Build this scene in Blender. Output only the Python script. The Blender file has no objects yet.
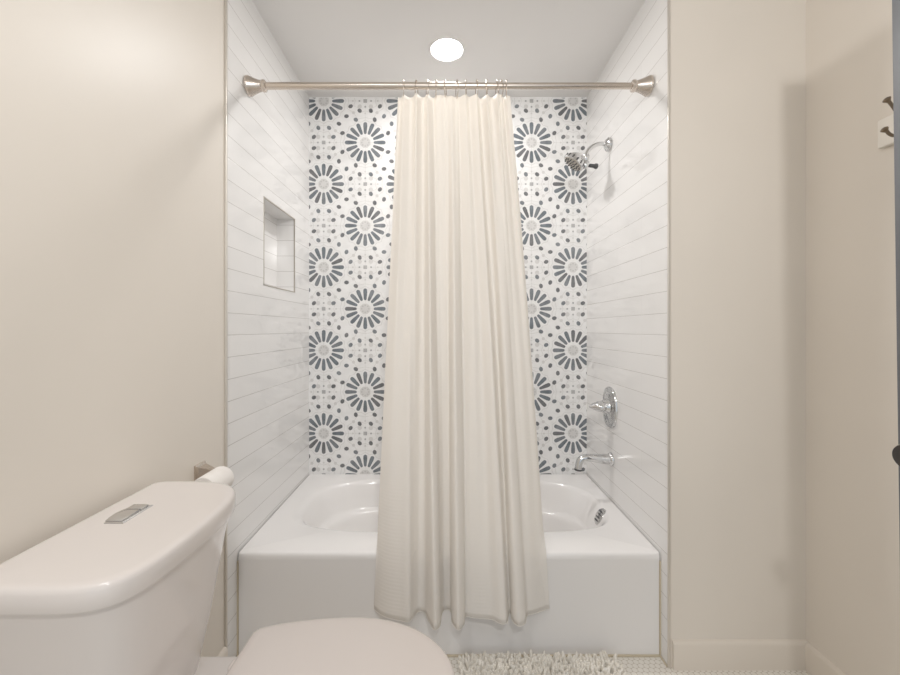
import bpy, bmesh, math, random
from mathutils import Vector, Matrix
random.seed(7)
PI = math.pi
COL = bpy.context.scene.collection
def S(r, g, b):
    f = lambda c: (c/255/12.92) if c/255 <= .04045 else ((c/255+.055)/1.055)**2.4
    return (f(r), f(g), f(b), 1)

# ------------------------------------------------------------------ room measures (metres, camera at origin looking +Y)
H = 1.18                       # camera height
XL, XR = -.753, .774           # alcove side walls
YB = 2.228                     # alcove back wall
YF = 1.459                     # front face of the tub
YLE, YRE = 1.386, 1.412        # where the tiled side walls end
XRW = 1.255                    # right wall of the room
ZC = 2.456                     # ceiling
ZR = .373                      # tub rim
YN = -1.6                      # where the modelled room ends behind the camera

# ------------------------------------------------------------------ materials
def mat(name, col, rough=.5, metal=0, **kw):
    m = bpy.data.materials.new(name); m.use_nodes = True
    b = m.node_tree.nodes['Principled BSDF']
    b.inputs['Base Color'].default_value = col
    b.inputs['Roughness'].default_value = rough
    b.inputs['Metallic'].default_value = metal
    for k, v in kw.items(): b.inputs[k.replace('_', ' ')].default_value = v
    return m
def N(m, t, **kw):
    n = m.node_tree.nodes.new(t)
    for k, v in kw.items(): setattr(n, k, v)
    return n
def L(m, a, b): m.node_tree.links.new(a, b)
def bsdf(m): return m.node_tree.nodes['Principled BSDF']
def vary(m, c1, c2, scale=6, rough=None, bump=0, bscale=200):
    tc = N(m, 'ShaderNodeNewGeometry'); no = N(m, 'ShaderNodeTexNoise'); no.inputs['Scale'].default_value = scale
    no.inputs['Detail'].default_value = 4
    L(m, tc.outputs['Position'], no.inputs['Vector'])
    r = N(m, 'ShaderNodeValToRGB'); r.color_ramp.elements[0].color = c1; r.color_ramp.elements[1].color = c2
    r.color_ramp.elements[0].position = .35; r.color_ramp.elements[1].position = .65
    L(m, no.outputs['Fac'], r.inputs['Fac']); L(m, r.outputs['Color'], bsdf(m).inputs['Base Color'])
    if bump:
        n2 = N(m, 'ShaderNodeTexNoise'); n2.inputs['Scale'].default_value = bscale
        L(m, tc.outputs['Position'], n2.inputs['Vector'])
        bp = N(m, 'ShaderNodeBump'); bp.inputs['Strength'].default_value = bump; bp.inputs['Distance'].default_value = .001
        L(m, n2.outputs['Fac'], bp.inputs['Height']); L(m, bp.outputs['Normal'], bsdf(m).inputs['Normal'])
    return m

M_paint = vary(mat('cream_paint', S(226, 217, 203), .40), S(226, 217, 205), S(230, 221, 209), 2, bump=.06, bscale=90)
M_ceil = vary(mat('ceiling_paint', S(226, 223, 220), .8), S(224, 221, 218), S(228, 225, 222), 2)
M_base = mat('baseboard_paint', S(226, 216, 203), .35)
M_tub = mat('white_enamel', S(240, 237, 235), .12, Coat_Weight=.4)
M_china = mat('white_china', S(226, 218, 213), .10, Coat_Weight=.3)
M_seat = mat('white_plastic', S(218, 208, 202), .25)
M_chrome = mat('chrome', S(205, 205, 205), .09, 1)
M_nickel = mat('brushed_nickel', S(202, 190, 178), .26, 1)
M_bronze = mat('aged_bronze', S(118, 104, 88), .35, 1)
M_trim = mat('metal_edge', S(176, 168, 156), .35, .8)
M_trimw = mat('satin_edge', S(212, 205, 195), .3, .5)
M_door = vary(mat('grey_door_paint', S(84, 87, 92), .35), S(80, 83, 88), S(90, 94, 100), 2)
M_black = mat('black_knob', S(38, 34, 32), .3, .4)
M_rubber = mat('dark_nozzle', S(50, 50, 52), .5)
M_paper = vary(mat('toilet_paper', S(238, 232, 226), .9), S(236, 230, 224), S(242, 237, 232), 30)
M_white = mat('white_board', S(236, 230, 220), .4)
M_caulk = mat('caulk', S(196, 182, 156), .6)

def tile_mat(name, horiz, zoff=.007, hoff=0.0):
    m = mat(name, S(228, 226, 223), .12, Coat_Weight=.3)
    g = N(m, 'ShaderNodeNewGeometry'); s = N(m, 'ShaderNodeSeparateXYZ'); L(m, g.outputs['Position'], s.inputs[0])
    c = N(m, 'ShaderNodeCombineXYZ')
    a1 = N(m, 'ShaderNodeMath', operation='ADD'); a1.inputs[1].default_value = hoff + 3.05
    a2 = N(m, 'ShaderNodeMath', operation='SUBTRACT'); a2.inputs[1].default_value = zoff
    L(m, s.outputs[horiz], a1.inputs[0]); L(m, s.outputs['Z'], a2.inputs[0])
    L(m, a1.outputs[0], c.inputs[0]); L(m, a2.outputs[0], c.inputs[1])
    b = N(m, 'ShaderNodeTexBrick'); b.offset = .37; b.offset_frequency = 2; b.squash = 1
    b.inputs['Scale'].default_value = 1
    b.inputs['Brick Width'].default_value = 60; b.inputs['Row Height'].default_value = .0768
    b.inputs['Mortar Size'].default_value = .0011; b.inputs['Mortar Smooth'].default_value = .3
    b.inputs['Color1'].default_value = S(238, 236, 234); b.inputs['Color2'].default_value = S(236, 234, 232)
    b.inputs['Mortar'].default_value = S(188, 183, 178)
    L(m, c.outputs[0], b.inputs['Vector'])
    b2 = N(m, 'ShaderNodeTexBrick'); b2.offset = .37; b2.offset_frequency = 2
    for k_, v_ in (('Scale', 1), ('Brick Width', .61), ('Row Height', .0768), ('Mortar Size', .0009), ('Mortar Smooth', .3)): b2.inputs[k_].default_value = v_
    b2.inputs['Color1'].default_value = (1, 1, 1, 1); b2.inputs['Color2'].default_value = (.98, .98, .98, 1); b2.inputs['Mortar'].default_value = (.90, .895, .89, 1)
    L(m, c.outputs[0], b2.inputs['Vector'])
    mm = N(m, 'ShaderNodeMixRGB', blend_type='MULTIPLY'); mm.inputs[0].default_value = 1
    L(m, b.outputs['Color'], mm.inputs[1]); L(m, b2.outputs['Color'], mm.inputs[2]); L(m, mm.outputs[0], bsdf(m).inputs['Base Color'])
    n = N(m, 'ShaderNodeTexNoise'); n.inputs['Scale'].default_value = 9; L(m, g.outputs['Position'], n.inputs['Vector'])
    mx = N(m, 'ShaderNodeMath', operation='MULTIPLY_ADD'); mx.inputs[1].default_value = -.6
    L(m, b.outputs['Fac'], mx.inputs[0]); L(m, n.outputs['Fac'], mx.inputs[2])
    bp = N(m, 'ShaderNodeBump'); bp.inputs['Strength'].default_value = .35; bp.inputs['Distance'].default_value = .0015
    L(m, mx.outputs[0], bp.inputs['Height']); L(m, bp.outputs['Normal'], bsdf(m).inputs['Normal'])
    return m
M_tileY = tile_mat('white_side_tile', 'Y')
M_tileX = tile_mat('white_niche_tile', 'X')

def floor_mat():
    m = mat('mosaic_floor', S(226, 220, 210), .3)
    g = N(m, 'ShaderNodeNewGeometry'); w = .0195; ds = []
    for off in (0, .5):
        v = N(m, 'ShaderNodeVectorMath', operation='MULTIPLY_ADD')
        v.inputs[1].default_value = (1/w, 1/(w*math.sqrt(3)), 0); v.inputs[2].default_value = (off, off, 0)
        L(m, g.outputs['Position'], v.inputs[0])
        f = N(m, 'ShaderNodeVectorMath', operation='FRACTION'); L(m, v.outputs[0], f.inputs[0])
        s = N(m, 'ShaderNodeVectorMath', operation='MULTIPLY_ADD')
        s.inputs[1].default_value = (1, math.sqrt(3), 0); s.inputs[2].default_value = (-.5, -.5*math.sqrt(3), 0)
        L(m, f.outputs[0], s.inputs[0])
        l = N(m, 'ShaderNodeVectorMath', operation='LENGTH'); L(m, s.outputs[0], l.inputs[0]); ds.append(l)
    mn = N(m, 'ShaderNodeMath', operation='MINIMUM'); L(m, ds[0].outputs['Value'], mn.inputs[0]); L(m, ds[1].outputs['Value'], mn.inputs[1])
    r = N(m, 'ShaderNodeValToRGB'); r.color_ramp.elements[0].position = .44; r.color_ramp.elements[1].position = .49
    r.color_ramp.elements[0].color = S(232, 227, 218); r.color_ramp.elements[1].color = S(192, 182, 166)
    L(m, mn.outputs[0], r.inputs['Fac']); L(m, r.outputs['Color'], bsdf(m).inputs['Base Color'])
    return m
M_floor = floor_mat()

def fabric_mat():
    m = mat('curtain_cotton', S(252, 248, 243), .9, Sheen_Weight=.2)
    g = N(m, 'ShaderNodeNewGeometry'); s = N(m, 'ShaderNodeSeparateXYZ'); L(m, g.outputs['Position'], s.inputs[0])
    k = N(m, 'ShaderNodeMath', operation='MULTIPLY'); k.inputs[1].default_value = 2*PI/.0125; L(m, s.outputs['Z'], k.inputs[0])
    sn = N(m, 'ShaderNodeMath', operation='SINE'); L(m, k.outputs[0], sn.inputs[0])
    n = N(m, 'ShaderNodeTexNoise'); n.inputs['Scale'].default_value = 160; L(m, g.outputs['Position'], n.inputs['Vector'])
    a = N(m, 'ShaderNodeMath', operation='MULTIPLY_ADD'); a.inputs[1].default_value = .35
    L(m, sn.outputs[0], a.inputs[0]); L(m, n.outputs['Fac'], a.inputs[2])
    bp = N(m, 'ShaderNodeBump'); bp.inputs['Strength'].default_value = .45; bp.inputs['Distance'].default_value = .0012
    L(m, a.outputs[0], bp.inputs['Height']); L(m, bp.outputs['Normal'], bsdf(m).inputs['Normal'])
    t = N(m, 'ShaderNodeBsdfTranslucent'); t.inputs['Color'].default_value = S(254, 248, 238)
    mx = N(m, 'ShaderNodeMixShader'); mx.inputs[0].default_value = .36
    L(m, bsdf(m).outputs[0], mx.inputs[1]); L(m, t.outputs[0], mx.inputs[2])
    L(m, mx.outputs[0], m.node_tree.nodes['Material Output'].inputs['Surface'])
    return m
M_cloth = fabric_mat()
M_mat = vary(mat('mat_cotton', S(232, 226, 214), .95), S(226, 219, 206), S(240, 235, 226), 60)
M_matb = mat('mat_backing', S(206, 196, 180), .9)

M_lens = mat('lamp_lens', (1, 1, 1, 1), .5)
bsdf(M_lens).inputs['Emission Color'].default_value = (1, .975, .95, 1)
bsdf(M_lens).inputs['Emission Strength'].default_value = 195

# ------------------------------------------------------------------ builders
def obj(name, bm, m, parent=None, origin=None, smooth=True, kind=None, label=None):
    me = bpy.data.meshes.new(name); bmesh.ops.recalc_face_normals(bm, faces=bm.faces)
    o = bpy.data.objects.new(name, me); COL.objects.link(o)
    ms = m if isinstance(m, (list, tuple)) else [m]
    for x in ms: me.materials.append(x)
    off = Vector((0, 0, 0))
    if parent is not None:
        o.parent = parent; p = parent
        while p: off += p.location; p = p.parent
    if origin is not None: o.location = Vector(origin) - off; off = Vector(origin)
    bmesh.ops.translate(bm, verts=bm.verts, vec=-off)
    bm.to_mesh(me); bm.free()
    if smooth:
        me.polygons.foreach_set('use_smooth', [True]*len(me.polygons))
        try: me.set_sharp_from_angle(angle=math.radians(40))
        except Exception: pass
    if kind: o['kind'] = kind
    if label: o['label'] = label
    return o
def thing(name, label, cat, loc, group=None):
    o = bpy.data.objects.new(name, None); COL.objects.link(o); o.location = loc
    o.empty_display_size = .05
    o['label'] = label; o['category'] = cat
    if group: o['group'] = group
    return o
def tag(o, label, cat, group=None):
    o['label'] = label; o['category'] = cat
    if group: o['group'] = group
    return o
def box(bm, x0, x1, y0, y1, z0, z1, bev=0, seg=2):
    b = bmesh.new(); r = bmesh.ops.create_cube(b, size=1)
    for v in b.verts:
        v.co = Vector(((x0+x1)/2+v.co.x*(x1-x0), (y0+y1)/2+v.co.y*(y1-y0), (z0+z1)/2+v.co.z*(z1-z0)))
    if bev: bmesh.ops.bevel(b, geom=b.edges[:], offset=bev, segments=seg, profile=.5, affect='EDGES')
    merge(bm, b)
def merge(bm, b):
    t = bpy.data.meshes.new('t'); b.to_mesh(t); b.free(); bm.from_mesh(t); bpy.data.meshes.remove(t)
def loft(bm, rings, cap0=True, cap1=True, closed=True):
    R = [[bm.verts.new(p) for p in r] for r in rings]
    n = len(R[0])
    for a, b in zip(R[:-1], R[1:]):
        for i in range(n if closed else n-1):
            j = (i+1) % n
            bm.faces.new((a[i], a[j], b[j], b[i]))
    if cap0: bm.faces.new(R[0][::-1])
    if cap1: bm.faces.new(R[-1])
    return R
def frame(d):
    d = Vector(d).normalized(); u = d.orthogonal().normalized()
    return u, d.cross(u), d
def lathe(bm, prof, base, axis, n=32, sy=1.0, up=None):
    """prof: list of (radius, distance along axis)"""
    if up is not None:
        d = Vector(axis).normalized(); v = Vector(up); v = (v-d*v.dot(d)).normalized(); u = v.cross(d)
    else: u, v, d = frame(axis)
    base = Vector(base)
    loft(bm, [[base + d*h + u*(r*math.cos(2*PI*i/n)) + v*(r*sy*math.sin(2*PI*i/n)) for i in range(n)] for r, h in prof])
def tube(bm, pts, r, n=12, closed=False):
    pts = [Vector(p) for p in pts]; rings = []; m = len(pts)
    rs = r if isinstance(r, (list, tuple)) else [r]*m
    up = None
    for i, p in enumerate(pts):
        if closed: t = pts[(i+1) % m]-pts[i-1]
        else: t = pts[min(i+1, m-1)]-pts[max(i-1, 0)]
        t.normalize()
        if up is None: up = t.orthogonal().normalized()
        up = (up-t*up.dot(t)).normalized(); w = t.cross(up)
        rings.append([p+up*(rs[i]*math.cos(2*PI*k/n))+w*(rs[i]*math.sin(2*PI*k/n)) for k in range(n)])
    if closed: rings.append(rings[0])
    loft(bm, rings, not closed, not closed)
    if closed: bmesh.ops.remove_doubles(bm, verts=bm.verts, dist=1e-6)
def spline(P, n):
    P = [Vector(p) for p in P]; out = []
    for i in range(len(P)-1):
        a, b, c, d = P[max(i-1, 0)], P[i], P[i+1], P[min(i+2, len(P)-1)]
        for k in range(n):
            t = k/n
            out.append(.5*((2*b)+(c-a)*t+(2*a-5*b+4*c-d)*t*t+(3*b-a-3*c+d)*t**3))
    out.append(P[-1]); return out
def B(*a, **k):
    bm = bmesh.new(); box(bm, *a, **k); return bm

# ------------------------------------------------------------------ the setting
obj('floor', B(XL-.15, XRW+.1, YN, YB+.1, -.05, 0), M_floor, kind='structure', smooth=False)
obj('ceiling', B(XL-.15, XRW+.1, YN, YB+.1, ZC, ZC+.05), M_ceil, kind='structure', smooth=False)
obj('wall_left', B(XL-.1, XL-.004, YN, YLE, 0, ZC), M_paint, kind='structure', smooth=False)
obj('wall_front', B(XR+.006, XRW, YRE, YB+.06, 0, ZC), M_paint, kind='structure', smooth=False)
obj('wall_right', B(XRW, XRW+.1, YN, YB+.1, 0, ZC), M_paint, kind='structure', smooth=False)
obj('wall_alcove_right', B(XR, XR+.006, YRE+.002, YB, 0, ZC), M_tileY, kind='structure', smooth=False)

# left alcove wall with the recessed niche
NY0, NY1, NZ0, NZ1, ND = 1.675, 2.014, 1.364, 1.725, .088
bm = bmesh.new()
def quad(bm, pts, mi=0):
    f = bm.faces.new([bm.verts.new(p) for p in pts]); f.material_index = mi; return f
def wq(y0, y1, z0, z1, x=XL): quad(bm, [(x, y0, z0), (x, y1, z0), (x, y1, z1), (x, y0, z1)])
Y0 = YLE+.002
wq(Y0, NY0, 0, ZC); wq(NY1, YB, 0, ZC); wq(NY0, NY1, 0, NZ0); wq(NY0, NY1, NZ1, ZC)
xb = XL-ND
wq(NY0, NY1, NZ0, NZ1, xb)
for y in (NY0, NY1): quad(bm, [(XL, y, NZ0), (xb, y, NZ0), (xb, y, NZ1), (XL, y, NZ1)], 1)
for z in (NZ0, NZ1): quad(bm, [(XL, NY0, z), (xb, NY0, z), (xb, NY1, z), (XL, NY1, z)], 1)
quad(bm, [(XL, Y0, 0), (XL-.1, Y0, 0), (XL-.1, Y0, ZC), (XL, Y0, ZC)], 1)
quad(bm, [(XL-.11, Y0, 0), (XL-.11, YB, 0), (XL-.11, YB, ZC), (XL-.11, Y0, ZC)], 1)
obj('wall_alcove_left', bm, [M_tileY, M_tileX], kind='structure', smooth=False)

# back wall: white cement tile with the sixteen-petal star pattern inlaid
P = .2286; GX, GZ = -.6727, 1.977
bm = bmesh.new()
box(bm, XL-.1, XR+.09, YB, YB+.1, 0, ZC)
def poly(pts, mi, y):
    f = bm.faces.new([bm.verts.new((x, y, z)) for x, z in pts]); f.material_index = mi
def clipped(pts):
    x0, x1, z0, z1 = XL, XR, ZR, ZC-.004
    def cl(p, ins, inter):
        o = []
        for i in range(len(p)):
            a, b = p[i-1], p[i]
            if ins(b):
                if not ins(a): o.append(inter(a, b))
                o.append(b)
            elif ins(a): o.append(inter(a, b))
        return o
    def at(k, v): return lambda a, b: tuple(a[j]+(b[j]-a[j])*(v-a[k])/(b[k]-a[k]) for j in (0, 1))
    for k, v, sg in ((0, x0, 1), (0, x1, -1), (1, z0, 1), (1, z1, -1)):
        if len(pts) < 3: return []
        pts = cl(pts, lambda q: (q[k]-v)*sg >= 0, at(k, v))
    return pts
def inlay(pts, mi, y=YB-.0006):
    pts = clipped(pts)
    if len(pts) >= 3: poly(pts, mi, y)
def petal(cx, cz, ang, r0, r1, w0, w1, mi):
    c, s = math.cos(ang), math.sin(ang); prof = []
    def T(r, w): return (cx+P*(r*c-w*s), cz+P*(r*s+w*c))
    side = [(r0+.01, w0*.6), (r0+.04, w0), (r1-.09, w1), (r1-.03, w1*.93), (r1-.008, w1*.62), (r1, w1*.2)]
    pts = [T(r, -w) for r, w in side]+[T(r, w) for r, w in side[::-1]]
    inlay(pts, mi)
def blob(cx, cz, r, mi, n=12, rot=0, sq=1, y=YB-.0006):
    pts = []
    for k in range(n):
        a = 2*PI*k/n; x, z = r*math.cos(a), r*sq*math.sin(a)
        pts.append((cx+P*(x*math.cos(rot)-z*math.sin(rot)), cz+P*(x*math.sin(rot)+z*math.cos(rot))))
    inlay(pts, mi, y)
def band(cx, cz, pts, w, mi, closed=True, y=YB-.0003):
    n = len(pts)
    for i in range(n if closed else n-1):
        a, b = Vector(pts[i]), Vector(pts[(i+1) % n]); d = (b-a).normalized(); q = Vector((-d.y, d.x))*w
        inlay([(cx+P*v.x, cz+P*v.y) for v in (a+q, b+q, b-q, a-q)], mi, y)
darks = [1, 1, 2, 2, 3]
for i in range(-1, 8):
    for j in range(-3, 9):
        cx, cz = GX+i*P, GZ-j*P
        # the joints between the nine inch tiles
        inlay([(cx-.0006, cz), (cx+.0006, cz), (cx+.0006, cz-P), (cx-.0006, cz-P)], 6, YB-.0002)
        inlay([(cx, cz-.0006), (cx+P, cz-.0006), (cx+P, cz+.0006), (cx, cz+.0006)], 6, YB-.0002)
        if (i+j) % 2 == 0:
            for k in range(16):
                petal(cx, cz, k*PI/8, .195, .49, .034, .048, random.choice(darks))
            blob(cx, cz, .135, 5, 8, PI/8)
            for k in range(8): blob(cx+P*.085*math.cos(k*PI/4), cz+P*.085*math.sin(k*PI/4), .022, 7, 6, 0, 1, YB-.0010)
            band(cx, cz, [((.545 if k % 2 else .50)*math.cos(k*PI/16+PI/16), (.545 if k % 2 else .50)*math.sin(k*PI/16+PI/16)) for k in range(32)], .005, 5)
            if i % 2 == 0:
                for k in range(16):
                    a = (k+.5)*PI/8
                    blob(cx+P*.66*math.cos(a), cz+P*.66*math.sin(a), .060, random.choice([2, 3, 3]), 8, a+PI/5, .82)
            else:
                for q in range(4):
                    for s in (-1, 1):
                        a = q*PI/2+s*PI/8
                        blob(cx+P*.594*math.cos(a), cz+P*.594*math.sin(a), .060, random.choice([2, 3, 3]), 8, a+PI/5, .82)
                        a = q*PI/2+s*math.radians(10)
                        blob(cx+P*.777*math.cos(a), cz+P*.777*math.sin(a), .060, random.choice([2, 3, 3]), 8, a+PI/5, .82)
        else:
            blob(cx, cz, .062, 4, 4, PI/4)
            for q in range(4):
                a = q*PI/2
                for rr in (.14, .30): blob(cx+P*rr*math.cos(a), cz+P*rr*math.sin(a), .028, 5 if rr > .2 else 4, 4, PI/4)
                blob(cx+P*.19*math.cos(a+PI/4), cz+P*.19*math.sin(a+PI/4), .055, 5, 8)
                a += PI/4; blob(cx+P*.40*math.cos(a), cz+P*.40*math.sin(a), .04, 5, 8)
            band(cx, cz, [((.30 if k % 2 else .24)*math.cos(k*PI/8), (.30 if k % 2 else .24)*math.sin(k*PI/8)) for k in range(16)], .005, 5)
            band(cx, cz, [((.47 if k % 2 else .40)*math.cos(k*PI/8), (.47 if k % 2 else .40)*math.sin(k*PI/8)) for k in range(16)], .004, 6)
def cem(name, a, b): return vary(mat(name, a, .3), a, b, 30)
MB = [cem('cement_white', S(234, 233, 232), S(242, 241, 240)), cem('cement_blue_grey', S(86, 93, 99), S(108, 116, 123)),
      cem('cement_mid_grey', S(96, 101, 106), S(118, 123, 128)), cem('cement_dark_grey', S(84, 85, 88), S(106, 106, 108)),
      cem('cement_pale_grey', S(158, 158, 158), S(176, 175, 174)), cem('cement_light_grey', S(208, 206, 204), S(218, 216, 214)),
      cem('cement_joint', S(204, 202, 198), S(212, 210, 206)), cem('cement_soft_grey', S(186, 184, 182), S(194, 192, 190))]
obj('wall_alcove_back', bm, MB, kind='structure', smooth=False)

# metal edge strips, niche edging, skirting, caulk
obj('trim_1', B(XL-.004, XL+.004, YLE-.004, YLE+.004, 0, ZC, bev=.001), M_trimw, kind='structure')
obj('trim_2', B(XR-.002, XR+.007, YRE-.004, YRE+.002, 0, ZC, bev=.001), M_trimw, kind='structure')
bm = bmesh.new(); e = .0035
box(bm, XL-.004, XL+.0015, NY0-e, NY0+.001, NZ0-e, NZ1+e); box(bm, XL-.004, XL+.0015, NY1-.001, NY1+e, NZ0-e, NZ1+e)
box(bm, XL-.004, XL+.0015, NY0-e, NY1+e, NZ0-e, NZ0+.001); box(bm, XL-.004, XL+.0015, NY0-e, NY1+e, NZ1-.001, NZ1+e)
obj('trim_3', bm, M_trim, kind='structure', smooth=False)
def skirting(name, a, b, nrm, h=.098):
    a, b, nrm = Vector(a), Vector(b), Vector(nrm)
    pr = [(0, 0), (.013, 0), (.013, h-.014), (.011, h-.006), (.006, h-.001), (0, h)]
    bm = bmesh.new(); loft(bm, [[p+nrm*d+Vector((0, 0, z)) for d, z in pr] for p in (a, b)])
    obj(name, bm, M_base, kind='structure')
skirting('baseboard_front', (XR+.013, YRE, 0), (XRW, YRE, 0), (0, -1, 0))
skirting('baseboard_right', (XRW, YN, 0), (XRW, YRE-.013, 0), (-1, 0, 0))
skirting('baseboard_left', (XL-.004, YN, 0), (XL-.004, YLE-.005, 0), (1, 0, 0))
bm = bmesh.new()
box(bm, XL+.004, XR-.004, YF-.004, YF+.004, 0, .006, bev=.002)
box(bm, XR-.005, XR, YRE+.002, YF, 0, .006, bev=.002); box(bm, XL, XL+.005, YLE+.004, YF, 0, .006, bev=.002)
obj('trim_4', bm, M_caulk, kind='structure')
bm = bmesh.new(); box(bm, XL, XL+.0045, YF-.0015, YF+.02, 0, ZR-.03); box(bm, XR-.0045, XR, YF-.0015, YF+.02, 0, ZR-.03)
obj('trim_5', bm, M_caulk, kind='structure')

# ------------------------------------------------------------------ bathtub
x0, x1, y0, y1 = XL+.004, XR-.004, YF, YB-.003
tub = thing('bathtub', 'white alcove bathtub with a plain flat apron, below the star patterned tile wall', 'bathtub', ((x0+x1)/2, (y0+y1)/2, 0))
CX, CY = .012, 1.888
def slope(y): return .009*max(0, (y-YF)/(YB-YF))
def rect_ring(ins, z, th):
    a0, a1, b0, b1 = x0+.001-CX, x1-.001-CX, y0-CY, y1-CY
    out = []
    for t in th:
        c, s = math.cos(t), math.sin(t)
        k = min((a1 if c > 0 else a0)/c if abs(c) > 1e-9 else 1e9, (b1 if s > 0 else b0)/s if abs(s) > 1e-9 else 1e9)
        y = CY+k*s; y = max(y, y0+ins)
        out.append((CX+k*c, y, z+(slope(y) if z > .3 else 0)))
    return out
def sup_ring(il, ir, iy, z, th, n=2.9):
    out = []
    for t in th:
        c, s = math.cos(t), math.sin(t)
        a = (.705-ir) if c > 0 else (.706-il); b = .288-iy
        m = n if s > 0 else n+(1.6 if c > 0 else .6)*min(1, -s*3)
        k = (abs(c/a)**m+abs(s/b)**m)**(-1/m)
        out.append((CX+k*c, CY+k*s, z+slope(CY+k*s)))
    return out
th = set()
for X in (x0, x1):
    for Y in (y0, y1): th.add(math.atan2(Y-CY, X-CX) % (2*PI))
for k in range(128): th.add(2*PI*k/128)
th = sorted(th)
rings = [rect_ring(.003, 0, th), rect_ring(.003, ZR-.034, th), rect_ring(.0, ZR-.026, th), rect_ring(0, ZR-.012, th), rect_ring(.003, ZR-.004, th), rect_ring(.010, ZR, th)]
for il, ir, iy, dz in ((0, 0, 0, 0), (.018, .006, .005, .002), (.038, .016, .011, .009), (.056, .026, .015, .022), (.085, .050, .020, .075), (.100, .060, .024, .118),
                       (.108, .063, .030, .128), (.130, .068, .050, .134), (.145, .072, .062, .142), (.155, .075, .068, .160), (.200, .085, .080, .24), (.240, .075, .095, .285), (.290, .12, .13, .305), (.40, .30, .22, .312)):
    rings.append(sup_ring(il, ir, iy, ZR-dz, th, 2.9 if dz < .1 else 2.6))
bm = bmesh.new(); loft(bm, rings)
obj('tub_shell', bm, M_tub, tub)
bm = bmesh.new(); ovx = CX+.705-.030
ovc = Vector((ovx, 1.80, ZR-.028)); ovd = Vector((-.86, 0, .50)).normalized()
lathe(bm, [(.030, -.012), (.035, -.004), (.035, .004), (.031, .009), (.012, .011)], ovc, ovd, 28, sy=1.1, up=(0, 0, 1))
ovf = obj('overflow_plate', bm, M_chrome, tub, label='chrome overflow plate')
bm = bmesh.new()
ovu = Vector((.50, 0, .86)).normalized()
for dz in (-.021, -.007, .007, .021):
    lathe(bm, [(.0035, .005), (.0035, .0125), (.002, .013)], ovc+ovu*dz, ovd, 10, sy=5.0, up=(0, 1, 0))
obj('overflow_slot', bm, M_rubber, ovf)
bm = bmesh.new(); lathe(bm, [(.034, 0), (.034, .004), (.028, .007), (.010, .008)], (.48, 1.885, ZR-.3125), (0, 0, 1), 28)
obj('drain', bm, M_chrome, tub, label='chrome drain')

# ------------------------------------------------------------------ tub spout
sp = thing('tub_spout', 'chrome tub spout with a down-turned tip on the white tile wall', 'spout', (XR, 1.888, .573))
bm = bmesh.new(); lathe(bm, [(.029, 0), (.031, .003), (.030, .010), (.025, .016)], (XR-.0005, 1.888, .573), (-1, 0, 0), 28); obj('flange', bm, M_chrome, sp)
bm = bmesh.new(); zz = .573
pts = spline([(XR-.012, 1.888, zz), (XR-.05, 1.888, zz+.002), (XR-.095, 1.888, zz+.006), (XR-.130, 1.888, zz+.005), (XR-.150, 1.888, zz-.008), (XR-.158, 1.888, zz-.044)], 5)
rs = [.025-.009*min(1, k/16)+.0*k for k in range(len(pts))]
tube(bm, pts, rs, 20); obj('spout_body', bm, M_chrome, sp)
bm = bmesh.new(); lathe(bm, [(.0175, 0), (.0175, .007), (.013, .007)], (XR-.158, 1.888, zz-.045), (-.1, 0, -1), 20); obj('aerator', bm, M_rubber, sp)

# ------------------------------------------------------------------ shower valve
vz, vy = .812, 1.905
sv = thing('shower_valve', 'chrome oval shower valve plate with a pointed lever above the tub spout', 'valve', (XR, vy, vz))
bm = bmesh.new()
def oval(ins, d, sh=0):
    out = []
    for k in range(40):
        a = 2*PI*k/40; c, s = math.cos(a), math.sin(a); n = 2.3
        kk = (abs(c/(.078-ins))**n+abs(s/(.097-ins))**n)**(-1/n)
        out.append((XR-d, vy+kk*c, vz+kk*s))
    return out
loft(bm, [oval(0, -.001+.0015), oval(0, .004), oval(.003, .009), oval(.009, .011), oval(.013, .0095), oval(.018, .0095), oval(.022, .012), oval(.045, .016)])
obj('escutcheon', bm, M_chrome, sv)
bm = bmesh.new()
lathe(bm, [(.038, .010), (.036, .022), (.030, .032), (.028, .040)], (XR, vy, vz+.004), (-1, 0, 0), 28); obj('valve_hub', bm, M_chrome, sv)
bm = bmesh.new()
lathe(bm, [(.012, 0), (.038, .003), (.042, .014), (.038, .030), (.029, .045), (.016, .060), (.008, .070), (.002, .073)], (XR-.030, vy, vz+.004), (-1, 0, 0), 24, sy=.62, up=(0, 0, 1))
obj('lever', bm, M_chrome, sv)
for dz in (-.060, .066):
    bm = bmesh.new(); lathe(bm, [(.006, 0), (.006, .003), (.003, .004)], (XR-.0095, vy, vz+dz), (-1, 0, 0), 12)
    obj('screw', bm, M_trim, sv)

# ------------------------------------------------------------------ shower head
sh = thing('wall_shower', 'chrome shower head on a curved arm, high on the white tile wall', 'shower head', (XR, 1.911, 2.04))
fy, fz = 1.911, 2.050
bm = bmesh.new(); lathe(bm, [(.028, 0), (.032, .004), (.031, .012), (.020, .022), (.012, .024)], (XR-.0005, fy, fz), (-1, 0, 0), 28); obj('flange', bm, M_chrome, sh)
bm = bmesh.new()
arm = spline([(XR-.01, fy, fz), (XR-.045, fy, fz+.004), (XR-.080, fy, fz-.008), (XR-.105, fy, fz-.032), (XR-.113, fy, fz-.060)], 6)
tube(bm, arm, .0095, 14); obj('arm', bm, M_chrome, sh)
bm = bmesh.new()
lathe(bm, [(.013, -.012), (.015, -.006), (.015, .012), (.011, .020), (.016, .026), (.018, .040), (.014, .052), (.006, .056)], (XR-.113, fy, fz-.058), (-.05, 0, -1), 20)
obj('diverter', bm, M_chrome, sh)
bm = bmesh.new()
lathe(bm, [(.006, 0), (.009, .003), (.009, .022), (.012, .026), (.013, .034), (.010, .040)], (XR-.100, fy-.004, fz-.100), (1, -.1, -.15), 16); obj('diverter_knob', bm, M_rubber, sh)
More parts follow.
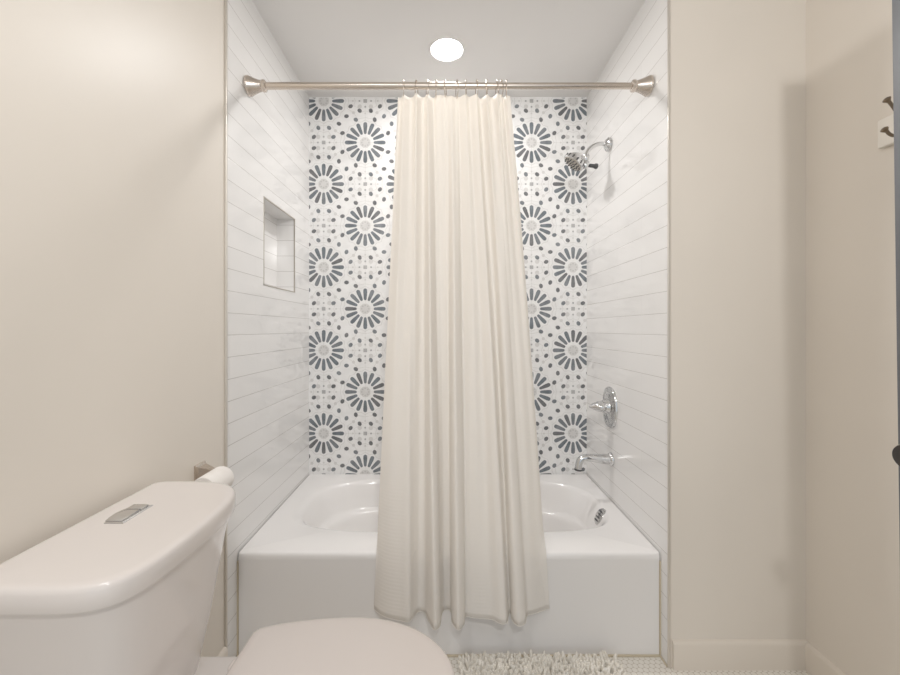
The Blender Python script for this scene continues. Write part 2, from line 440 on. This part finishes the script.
hd = Vector((-.60, .12, -.76)).normalized(); hc = Vector((XR-.165, fy-.004, fz-.078))
bm = bmesh.new()
tube(bm, spline([(XR-.112, fy, fz-.075), (XR-.130, fy-.002, fz-.066), (XR-.150, fy-.004, fz-.064), tuple(hc-hd*.018)], 4), [.012]*5+[.013]*4+[.016]*4, 14)
obj('neck', bm, M_chrome, sh)
bm = bmesh.new()
lathe(bm, [(.014, -.034), (.024, -.028), (.036, -.018), (.047, -.006), (.052, .003), (.053, .014), (.049, .018), (.0475, .018)], hc, hd, 36)
obj('head_shell', bm, M_chrome, sh)
bm = bmesh.new(); lathe(bm, [(.0475, .0175), (.046, .0195), (.018, .0215), (.005, .0215)], hc, hd, 36)
face = obj('spray_face', bm, M_trim, sh, label='grey nozzle face')
bm = bmesh.new()
u, v, d = frame(hd)
for rr, nn in ((.012, 6), (.026, 10), (.040, 16)):
    for k in range(nn):
        a = 2*PI*k/nn; lathe(bm, [(.0032, .017), (.0026, .027)], hc+u*rr*math.cos(a)+v*rr*math.sin(a), hd, 8)
obj('nozzles', bm, M_rubber, sh, kind='stuff')
bm = bmesh.new()
for k in range(14):
    a = 2*PI*k/14; c_ = hc+u*.0495*math.cos(a)+v*.0495*math.sin(a)
    tube(bm, [c_-hd*.001, c_+hd*.012], .0048, 8)
obj('grip_ring', bm, M_rubber, sh)

# ------------------------------------------------------------------ curtain rod, rings, curtain
RY, RZ = 1.535, 2.101
rod = thing('curtain_rod', 'brushed nickel tension rod with bell shaped ends spanning the tub alcove', 'curtain rod', (0, RY, RZ))
bm = bmesh.new(); lathe(bm, [(.0118, 0), (.0118, XR-XL-.06)], (XL+.03, RY, RZ), (1, 0, 0), 24); obj('rod', bm, M_nickel, rod)
bm = bmesh.new(); lathe(bm, [(.0132, 0), (.0132, .72)], (XL+.03, RY, RZ), (1, 0, 0), 24); obj('rod_sleeve', bm, M_nickel, rod)
for sx, s in ((XL+.001, 1), (XR-.001, -1)):
    bm = bmesh.new()
    lathe(bm, [(.033, 0), (.036, .003), (.036, .009), (.034, .013), (.028, .026), (.022, .042), (.019, .054), (.0215, .057), (.0225, .062), (.0215, .067), (.017, .070), (.014, .072)], (sx, RY, RZ), (s, 0, 0), 32)
    obj('end_flange', bm, M_nickel, rod)

ZT, ZB = 2.064, .175
BOT = [(374, 609), (381, 615), (390, 619), (400, 621), (409, 622.5), (414, 616), (419, 611.5), (425, 613), (429, 622), (434.5, 631), (440, 627), (441.5, 616), (444, 610), (449, 609.5), (451.5, 613),
       (452, 623), (458, 631), (464, 626), (465.5, 617), (472, 618), (481, 619), (492, 620), (501, 624.5), (507, 623.5), (508.5, 615), (510.5, 614), (513, 622), (519, 627), (525.5, 624), (527, 616), (533, 614), (540, 611.5), (546, 609), (548, 605)]
h0 = H-ZB
bot = [((px-446)*(h0*405/(py-329))/405, h0*405/(py-329), 0) for px, py in BOT]
NU = 8
bs = spline(bot, NU); nb = len(bs)
xs_top = (-.182, .243)
ringpx = [403.6, 416.4, 427.3, 436, 445.5, 457, 466, 476.7, 486.8, 497, 501, 506.3]
ringx = [(p-446)*RY/405 for p in ringpx]
def gx(x, c, w): return math.exp(-((x-c)/w)**2)
def curtain(bm, nv=90, off=0.0, z_lo=ZB, thick=0):
    grid = []
    for a in range(nv+1):
        v = a/nv; z = ZT+(z_lo-ZT)*v; fold = v**.75
        row = []
        for i in range(nb):
            u = i/(nb-1)
            tx = xs_top[0]+(xs_top[1]-xs_top[0])*u
            # pinched pleats held by the rings at the very top, growing into the deep folds below
            near = max(gx(tx, rx, .007) for rx in ringx)
            ty = RY+.002-.010*near+.008*math.sin(u*61+.7)+.005*math.sin(u*27)
            b = bs[i]
            lin = tx+(b.x-tx)*v
            k = min(1, fold)
            mid = 1.415
            y = ty*(1-v)+mid*v + (b.y-mid)*k*.95
            y += .004*math.sin(u*55+3*v+2*math.sin(2.3*v))*(1-abs(2*v-1))*1.3
            x = lin+(.007*u-.003*(1-u))*math.sin(PI*v)+.003*math.sin(u*33+v*2.1)*math.sin(PI*v)
            y += off
            if z < ZR+.06: y = min(y, YF-.006+ (0 if z < ZR else (z-ZR)*.3))
            sag = .002*(1-near)*max(0, 1-v*25)
            row.append((x, y, z-sag))
        grid.append(row)
    V = [[bm.verts.new(p) for p in r] for r in grid]
    for a in range(nv):
        for i in range(nb-1): bm.faces.new((V[a][i], V[a][i+1], V[a+1][i+1], V[a+1][i]))
cur = thing('shower_curtain', 'cream cotton shower curtain gathered in the middle of the rod', 'shower curtain', (.03, 1.44, ZB))
bm = bmesh.new(); curtain(bm)
panel = obj('curtain_panel', bm, M_cloth, cur)
sd = panel.modifiers.new('thick', 'SOLIDIFY'); sd.thickness = .0016; sd.offset = 1
# stitched hem along the bottom edge
bm = bmesh.new()
def hemrow(z, dy):
    v = (z-ZT)/(ZB-ZT); out = []
    for i in range(nb):
        u = i/(nb-1); b = bs[i]; y = 1.415+(b.y-1.415)*.95*(v**.75)
        out.append((b.x, min(y, YF-.006)+dy, z))
    return out
hp = hemrow(ZB+.001, -.0005)
tube(bm, hp[::2], .0011, 6)
obj('hem', bm, M_cloth, cur)
ordn = ['first', 'second', 'third', 'fourth', 'fifth', 'sixth', 'seventh', 'eighth', 'ninth', 'tenth', 'eleventh', 'last']
proto = None
for k, rx in enumerate(ringx):
    lab = 'thin metal curtain ring on the rod, %s from the left' % ordn[k] if k < 11 else 'thin metal curtain ring on the rod, at the far right end of the row'
    if proto is None:
        r = thing('curtain_ring', lab, 'curtain ring', (rx, RY, RZ), 'curtain rings along the shower rod')
        bm = bmesh.new()
        tube(bm, [(rx, RY+.0205*math.sin(a*PI/12), RZ-.013+.0315*math.cos(a*PI/12)) for a in range(24)], .0016, 8, True)
        obj('wire_loop', bm, M_nickel, r)
        bm = bmesh.new(); lathe(bm, [(.001, -.004), (.0035, -.0025), (.0045, 0), (.0035, .0025), (.001, .004)], (rx, RY-.003, RZ+.0185), (1, 0, 0), 12); obj('roller_bead', bm, M_nickel, r)
        proto = r
    else:
        r = proto.copy(); COL.objects.link(r); r.location = (rx, RY, RZ); r['label'] = lab
        for ch in list(proto.children):
            c = ch.copy(); COL.objects.link(c); c.parent = r
    r.rotation_euler = (0, 0, [.1, -.2, .25, .05, -.15, .2, -.1, .15, -.2, .1, .3, -.1][k])

# ------------------------------------------------------------------ ceiling downlight
dl = thing('ceiling_downlight', 'round recessed downlight glowing white in the alcove ceiling', 'ceiling light', (.004, 1.846, ZC))
bm = bmesh.new()
prof = [(.084, 0), (.082, .005), (.074, .007), (.069, .004), (.068, .001)]
loft(bm, [[(.004+r*math.cos(2*PI*i/48), 1.846+r*math.sin(2*PI*i/48), ZC-d) for i in range(48)] for r, d in prof], False, False)
obj('trim_ring', bm, M_ceil, dl)
bm = bmesh.new(); lathe(bm, [(.0685, .0015), (.0685, .0035), (.05, .0045)], (.004, 1.846, ZC), (0, 0, -1), 48); obj('light_lens', bm, M_lens, dl)

# ------------------------------------------------------------------ toilet
TY = .812
toilet = thing('toilet', 'white two-piece toilet with closed lid and a top flush button, against the cream wall', 'toilet', (-.40, TY, 0))
def tank_ring(z, ins=0.0, LH=.216, XF=-.476, XB=-.735, bow=.014, p=7.0, n=44):
    out = []; LH2 = LH-ins; xf = XF-ins; xb = XB+ins
    for k in range(n+1):
        t = -1+2*k/n; s = math.sin(t*PI/2)
        pp = p if s < 0 else 4.6; q = (max(0, 1-abs(s)**pp))**(1/pp)
        out.append((xb+.022+(xf-xb-.022)*q-(bow if s < 0 else bow+.014)*s*s*q, TY+LH2*s, z))
    out[0] = (xb+.022, TY-LH2, z); out[-1] = (xb+.022, TY+LH2, z)
    out += [(xb+.008, TY+LH2-.003, z), (xb, TY+LH2-.014, z), (xb, TY-LH2+.014, z), (xb+.008, TY-LH2+.003, z)]
    return out
bm = bmesh.new()
loft(bm, [tank_ring(.40, .03, .145, -.53), tank_ring(.425, .0, .147, -.54), tank_ring(.44, 0, .149, -.535), tank_ring(.55, 0, .166, -.515), tank_ring(.70, 0, .192, -.494), tank_ring(.757, 0, .204, -.486)])
obj('tank', bm, M_china, toilet)
bm = bmesh.new()
zt = .797
loft(bm, [tank_ring(.757, .012), tank_ring(.757, .002), tank_ring(.760, 0), tank_ring(.786, 0), tank_ring(.792, .0015), tank_ring(zt-.002, .0045), tank_ring(zt-.0005, .009), tank_ring(zt, .016), tank_ring(zt+.001, .06)])
obj('tank_lid', bm, M_china, toilet)
# flush button: a square-backed plate with one bowed long side, split in two
fb = thing
bm = bmesh.new()
def fbx(t): return -.672-.010*math.sin(PI*t)+.004
pl = [(-.634, .795), (-.634, .875)]+[(-.676-.012*math.sin(PI*t)+.006, .875-.080*t) for t in [k/10 for k in range(11)]]
def insp(p, f, c=(-.655, .835)): return [(c[0]+(x-c[0])*f, c[1]+(y-c[1])*f) for x, y in p]
loft(bm, [[(x, y, zt) for x, y in insp(pl, 1.04)], [(x, y, zt+.0025) for x, y in insp(pl, 1.03)], [(x, y, zt+.0035) for x, y in insp(pl, .97)]])
plate = obj('flush_plate', bm, M_chrome, toilet, smooth=False, label='chrome flush plate')
for a, b in ((.797, .847), (.849, .873)):
    bm = bmesh.new(); box(bm, -.672, -.640, a+.001, b-.001, zt+.003, zt+.0065, bev=.0012); obj('flush_button', bm, M_chrome, plate)
def seat_ring(z, ins=0.0, xb=-.452, n=40, W=.184, XC=-.22, XT=.020, back=.37):
    out = []
    half = []
    for k in range(n+1):
        a = PI/2*k/n
        half.append((XC+(XT-XC-ins)*math.cos(a), (W-ins)*math.sin(a)))
    xbi = xb+ins
    for k in range(1, 9):
        x = XC+(xbi+.020-XC)*k/8
        half.append((x, (W-ins)*math.sqrt(max(0, 1-((x-XC)/back)**2))))
    w = half[-1][1]
    half += [(xbi+.008, w-.006), (xbi, w-.020)]
    for x, y in half: out.append((x, TY+y, z))
    for x, y in half[::-1][:-1]: out.append((x, TY-y, z))
    return out
bm = bmesh.new()
loft(bm, [seat_ring(.456, .004), seat_ring(.459, 0), seat_ring(.468, 0), seat_ring(.4725, .002), seat_ring(.475, .007), seat_ring(.4765, .02), seat_ring(.4775, .08)])
obj('seat_lid', bm, M_seat, toilet)
bm = bmesh.new()
loft(bm, [seat_ring(.431, .004), seat_ring(.433, .001), seat_ring(.452, .001), seat_ring(.4545, .005)])
obj('seat', bm, M_seat, toilet)
for s in (-1, 1):
    bm = bmesh.new(); box(bm, -.468, -.440, TY+s*.065-.014, TY+s*.065+.014, .436, .458, bev=.006, seg=3); obj('hinge', bm, M_seat, toilet)
bm = bmesh.new()
def bowl_ring(z, xb, xt, w, n=48, p=2.3):
    xc = (xb+xt)/2; a = (xt-xb)/2
    return [(xc+a*(1 if math.cos(t) > 0 else -1)*abs(math.cos(t))**(2/p), TY+w*(1 if math.sin(t) > 0 else -1)*abs(math.sin(t))**(2/p), z) for t in [2*PI*k/n for k in range(n)]]
loft(bm, [bowl_ring(0, -.62, -.12, .105), bowl_ring(.02, -.62, -.12, .105), bowl_ring(.05, -.615, -.13, .098), bowl_ring(.15, -.61, -.12, .096), bowl_ring(.24, -.60, -.06, .120),
          bowl_ring(.32, -.56, -.015, .155, p=2.2), bowl_ring(.39, -.52, .008, .172, p=2.2), bowl_ring(.425, -.50, .012, .175, p=2.2), bowl_ring(.431, -.49, .006, .170, p=2.2)])
def deck_ring(z, ins, x0=-.705, x1=-.40, w=.112):
    r = []
    for sx, sy in ((1, 1), (-1, 1), (-1, -1), (1, -1)):
        cx_ = x1-.03-ins if sx > 0 else x0+.03+ins; cy_ = (w-.03-ins)*sy
        for k in range(6):
            base = {(1, 1): 0, (-1, 1): PI/2, (-1, -1): PI, (1, -1): 1.5*PI}[(sx, sy)]
            a = base+PI/2*k/5; r.append((cx_+.03*math.cos(a), TY+cy_+.03*math.sin(a), z))
    return r
loft(bm, [deck_ring(.30, .03, -.66), deck_ring(.37, .005), deck_ring(.425, 0), deck_ring(.434, .002), deck_ring(.4385, .010)])
obj('bowl', bm, M_china, toilet)
for s in (-1, 1):
    bm = bmesh.new(); lathe(bm, [(.014, 0), (.014, .006), (.009, .014), (.002, .016)], (-.40, TY+s*.115, .0), (0, 0, 1), 16); obj('bolt_cap', bm, M_seat, toilet)

# ------------------------------------------------------------------ toilet paper holder and roll
hz = .742; hy = 1.242; ax = -.676
ph = thing('toilet_paper_holder', 'brushed nickel toilet paper holder on the cream wall beside the tile edge', 'holder', (XL-.004, hy, hz))
bm = bmesh.new()
def sq(h, d): return [(XL-.004+d, hy+a*h, hz+b*h) for a, b in ((1, 1), (-1, 1), (-1, -1), (1, -1))]
loft(bm, [sq(.026, 0), sq(.026, .004), sq(.020, .010), sq(.010, .040), sq(.0075, .060)]); obj('wall_post', bm, M_nickel, ph, smooth=False)
bm = bmesh.new(); lathe(bm, [(.0065, .055), (.0065, ax-XL+.0)], (XL, hy, hz), (1, 0, 0), 14); obj('cross_arm', bm, M_nickel, ph)
bm = bmesh.new()
rr = .013
loft(bm, [[(ax+rr*.3*a, hy+rr*.3*b_, hz+c) for a, b_, c in ()] or [(ax+f*a, hy+f*b, hz+z) for a, b in ((1, 0), (0, 1), (-1, 0), (0, -1))] for f, z in ((.002, -.016), (.012, 0), (.002, .016))])
obj('finial', bm, M_nickel, ph, smooth=False)
bm = bmesh.new(); lathe(bm, [(.006, 0), (.006, .122), (.009, .124), (.009, .130), (.004, .132)], (ax, hy, hz), (0, -1, 0), 14); obj('spindle', bm, M_nickel, ph)
bm = bmesh.new()
prof = [(.020, .018), (.0355, .018), (.0365, .021), (.0365, .113), (.0355, .116), (.020, .116)]
n = 48; rings = [[(ax+r*math.cos(2*PI*i/n), hy-d, hz-.012+r*math.sin(2*PI*i/n)) for i in range(n)] for r, d in prof+[prof[0]]]
loft(bm, rings, False, False); bmesh.ops.remove_doubles(bm, verts=bm.verts, dist=1e-6)
roll = thing('toilet_paper_roll', 'white toilet paper roll hanging behind the tank lid corner', 'toilet paper', (ax, 1.17, hz))
obj('paper', bm, M_paper, roll)
bm = bmesh.new()
prof = [(.0185, .0175), (.0198, .0175), (.0198, .1165), (.0185, .1165)]
rings = [[(ax+r*math.cos(2*PI*i/n), hy-d, hz-.012+r*math.sin(2*PI*i/n)) for i in range(n)] for r, d in prof+[prof[0]]]
loft(bm, rings, False, False); bmesh.ops.remove_doubles(bm, verts=bm.verts, dist=1e-6)
obj('cardboard_core', bm, M_matb, roll)

# ------------------------------------------------------------------ bath mat
bmx0, bmx1, bmy0, bmy1 = .052, .595, .99, 1.432
mt = thing('bath_mat', 'small white shaggy bath mat on the floor before the tub', 'bath mat', ((bmx0+bmx1)/2, (bmy0+bmy1)/2, 0))
obj('mat_backing', B(bmx0+.012, bmx1-.012, bmy0+.012, bmy1-.012, .0005, .008, bev=.003), M_matb, mt)
bm = bmesh.new()
ny, nx = 48, 60
for a in range(nx):
    for b in range(ny):
        cx = bmx0+.010+(bmx1-bmx0-.02)*a/(nx-1)+random.uniform(-.004, .004); cy = bmy0+.010+(bmy1-bmy0-.02)*b/(ny-1)+random.uniform(-.004, .004)
        ex = (1 if cx > bmx1-.02 else -1 if cx < bmx0+.02 else 0)*.5; ey = (1 if cy > bmy1-.02 else -1 if cy < bmy0+.02 else 0)*.5
        if ey > 0: ey = .2
        d = Vector((random.uniform(-.45, .45)+ex, random.uniform(-.45, .45)+ey, 1)).normalized()
        hgt = random.uniform(.027, .036); r = random.uniform(.0045, .0060)
        lathe(bm, [(r*.7, 0), (r, hgt*.4), (r*1.05, hgt*.75), (r*.75, hgt*.95), (r*.2, hgt*1.03)], (cx, cy, .007), d, 6)
obj('pile', bm, M_mat, mt, kind='stuff')

# ------------------------------------------------------------------ open door at the right edge
DX, DY, DW, DZ = .846, .760, .72, 2.035
door = thing('door', 'dark grey door standing open at the right edge of the view', 'door', (DX, DY, .012))
bm = bmesh.new(); box(bm, DX, DX+.035, DY-DW, DY, .012, DZ, bev=.0015)
leaf = obj('door_leaf', bm, M_door, door)
bm = bmesh.new()
for z0_, z1_ in ((.25, .88), (1.08, 1.88)):
    for a, b, c, d_ in ((DY-DW+.11, DY-.11, z0_, z0_+.014), (DY-DW+.11, DY-.11, z1_-.014, z1_), (DY-DW+.11, DY-DW+.124, z0_, z1_), (DY-.124, DY-.11, z0_, z1_)):
        box(bm, DX-.006, DX+.001, a, b, c, d_, bev=.002)
obj('panel_molding', bm, M_door, door)
kz, ky = .960, DY-.062
for s, xf in ((-1, DX), (1, DX+.035)):
    bm = bmesh.new()
    lathe(bm, [(.028, 0), (.029, .004), (.024, .008), (.011, .012), (.010, .022), (.016, .034), (.023, .040), (.024, .049), (.020, .057), (.009, .060)], (xf, ky, kz), (s, 0, 0), 32)
    obj('door_knob', bm, M_black, door, label='black round door knob')
for z in (.25, 1.02, 1.80):
    bm = bmesh.new(); lathe(bm, [(.006, 0), (.006, .09)], (DX-.003, DY-DW-.004, z), (0, 0, 1), 12); obj('hinge', bm, M_black, door)
door.rotation_euler = (0, -math.radians(.8), 0)
door.location.x = .8608

# ------------------------------------------------------------------ hook rail on the right wall
hk = thing('hook_rail', 'white wall board with a bronze double coat hook, beside the door edge', 'hook rail', (XRW, 1.0, 1.735))
obj('board', B(XRW-.018, XRW-.0005, .62, 1.162, 1.696, 1.776, bev=.003), M_white, hk)
def hook(yc):
    bm = bmesh.new(); w = XRW-.018
    lathe(bm, [(.014, 0), (.015, .002), (.012, .005), (.007, .007)], (w, yc, 1.737), (-1, 0, 0), 20, sy=1.7, up=(0, 0, 1))
    tube(bm, spline([(w-.004, yc, 1.748), (w-.018, yc, 1.748), (w-.030, yc, 1.758), (w-.042, yc, 1.775), (w-.054, yc, 1.790)], 5), .0042, 10)
    lathe(bm, [(.004, 0), (.006, .004), (.009, .008), (.009, .011), (.004, .014)], (w-.052, yc, 1.787), (-.75, 0, .75), 16)
    tube(bm, spline([(w-.004, yc, 1.722), (w-.020, yc, 1.704), (w-.038, yc, 1.697), (w-.052, yc, 1.702), (w-.060, yc, 1.712)], 5), .0042, 10)
    lathe(bm, [(.004, 0), (.006, .003), (.0085, .007), (.0085, .010), (.004, .013)], (w-.059, yc, 1.708), (-.7, 0, .7), 16)
    obj('double_hook', bm, M_bronze, hk)
hook(1.083); hook(.90); hook(.71)

# ------------------------------------------------------------------ light
W = bpy.data.worlds.new('World'); bpy.context.scene.world = W; W.use_nodes = True
bg = W.node_tree.nodes['Background']; bg.inputs['Color'].default_value = (.85, .93, 1.0, 1); bg.inputs['Strength'].default_value = .9
def area(name, loc, rot, size, sy, power, col):
    l = bpy.data.lights.new(name, 'AREA'); l.shape = 'RECTANGLE'; l.size = size; l.size_y = sy; l.energy = power; l.color = col
    o = bpy.data.objects.new(name, l); COL.objects.link(o); o.location = loc; o.rotation_euler = rot; return o
area('vanity_light', (.18, -.50, 2.02), (math.radians(82), 0, 0), .08, .08, 12, (1, .975, .94))
area('room_fill_light', (-.40, .10, ZC-.02), (0, math.radians(-18), 0), .4, .4, 13, (1, .98, .96))  # unseen soft lamp under the ceiling, added as overall fill for the room

# ------------------------------------------------------------------ camera
cam = bpy.data.cameras.new('camera'); co = bpy.data.objects.new('camera', cam); COL.objects.link(co)
cam.sensor_width = 36; cam.lens = 16.2; cam.shift_x = 4/900; cam.shift_y = -8.5/900; cam.clip_start = .02
co.location = (0, 0, H); co.rotation_euler = (PI/2, 0, 0)
bpy.context.scene.camera = co
vs = bpy.context.scene.view_settings; vs.view_transform = 'Standard'; vs.look = 'None'; vs.exposure = -.14; vs.gamma = 1.25
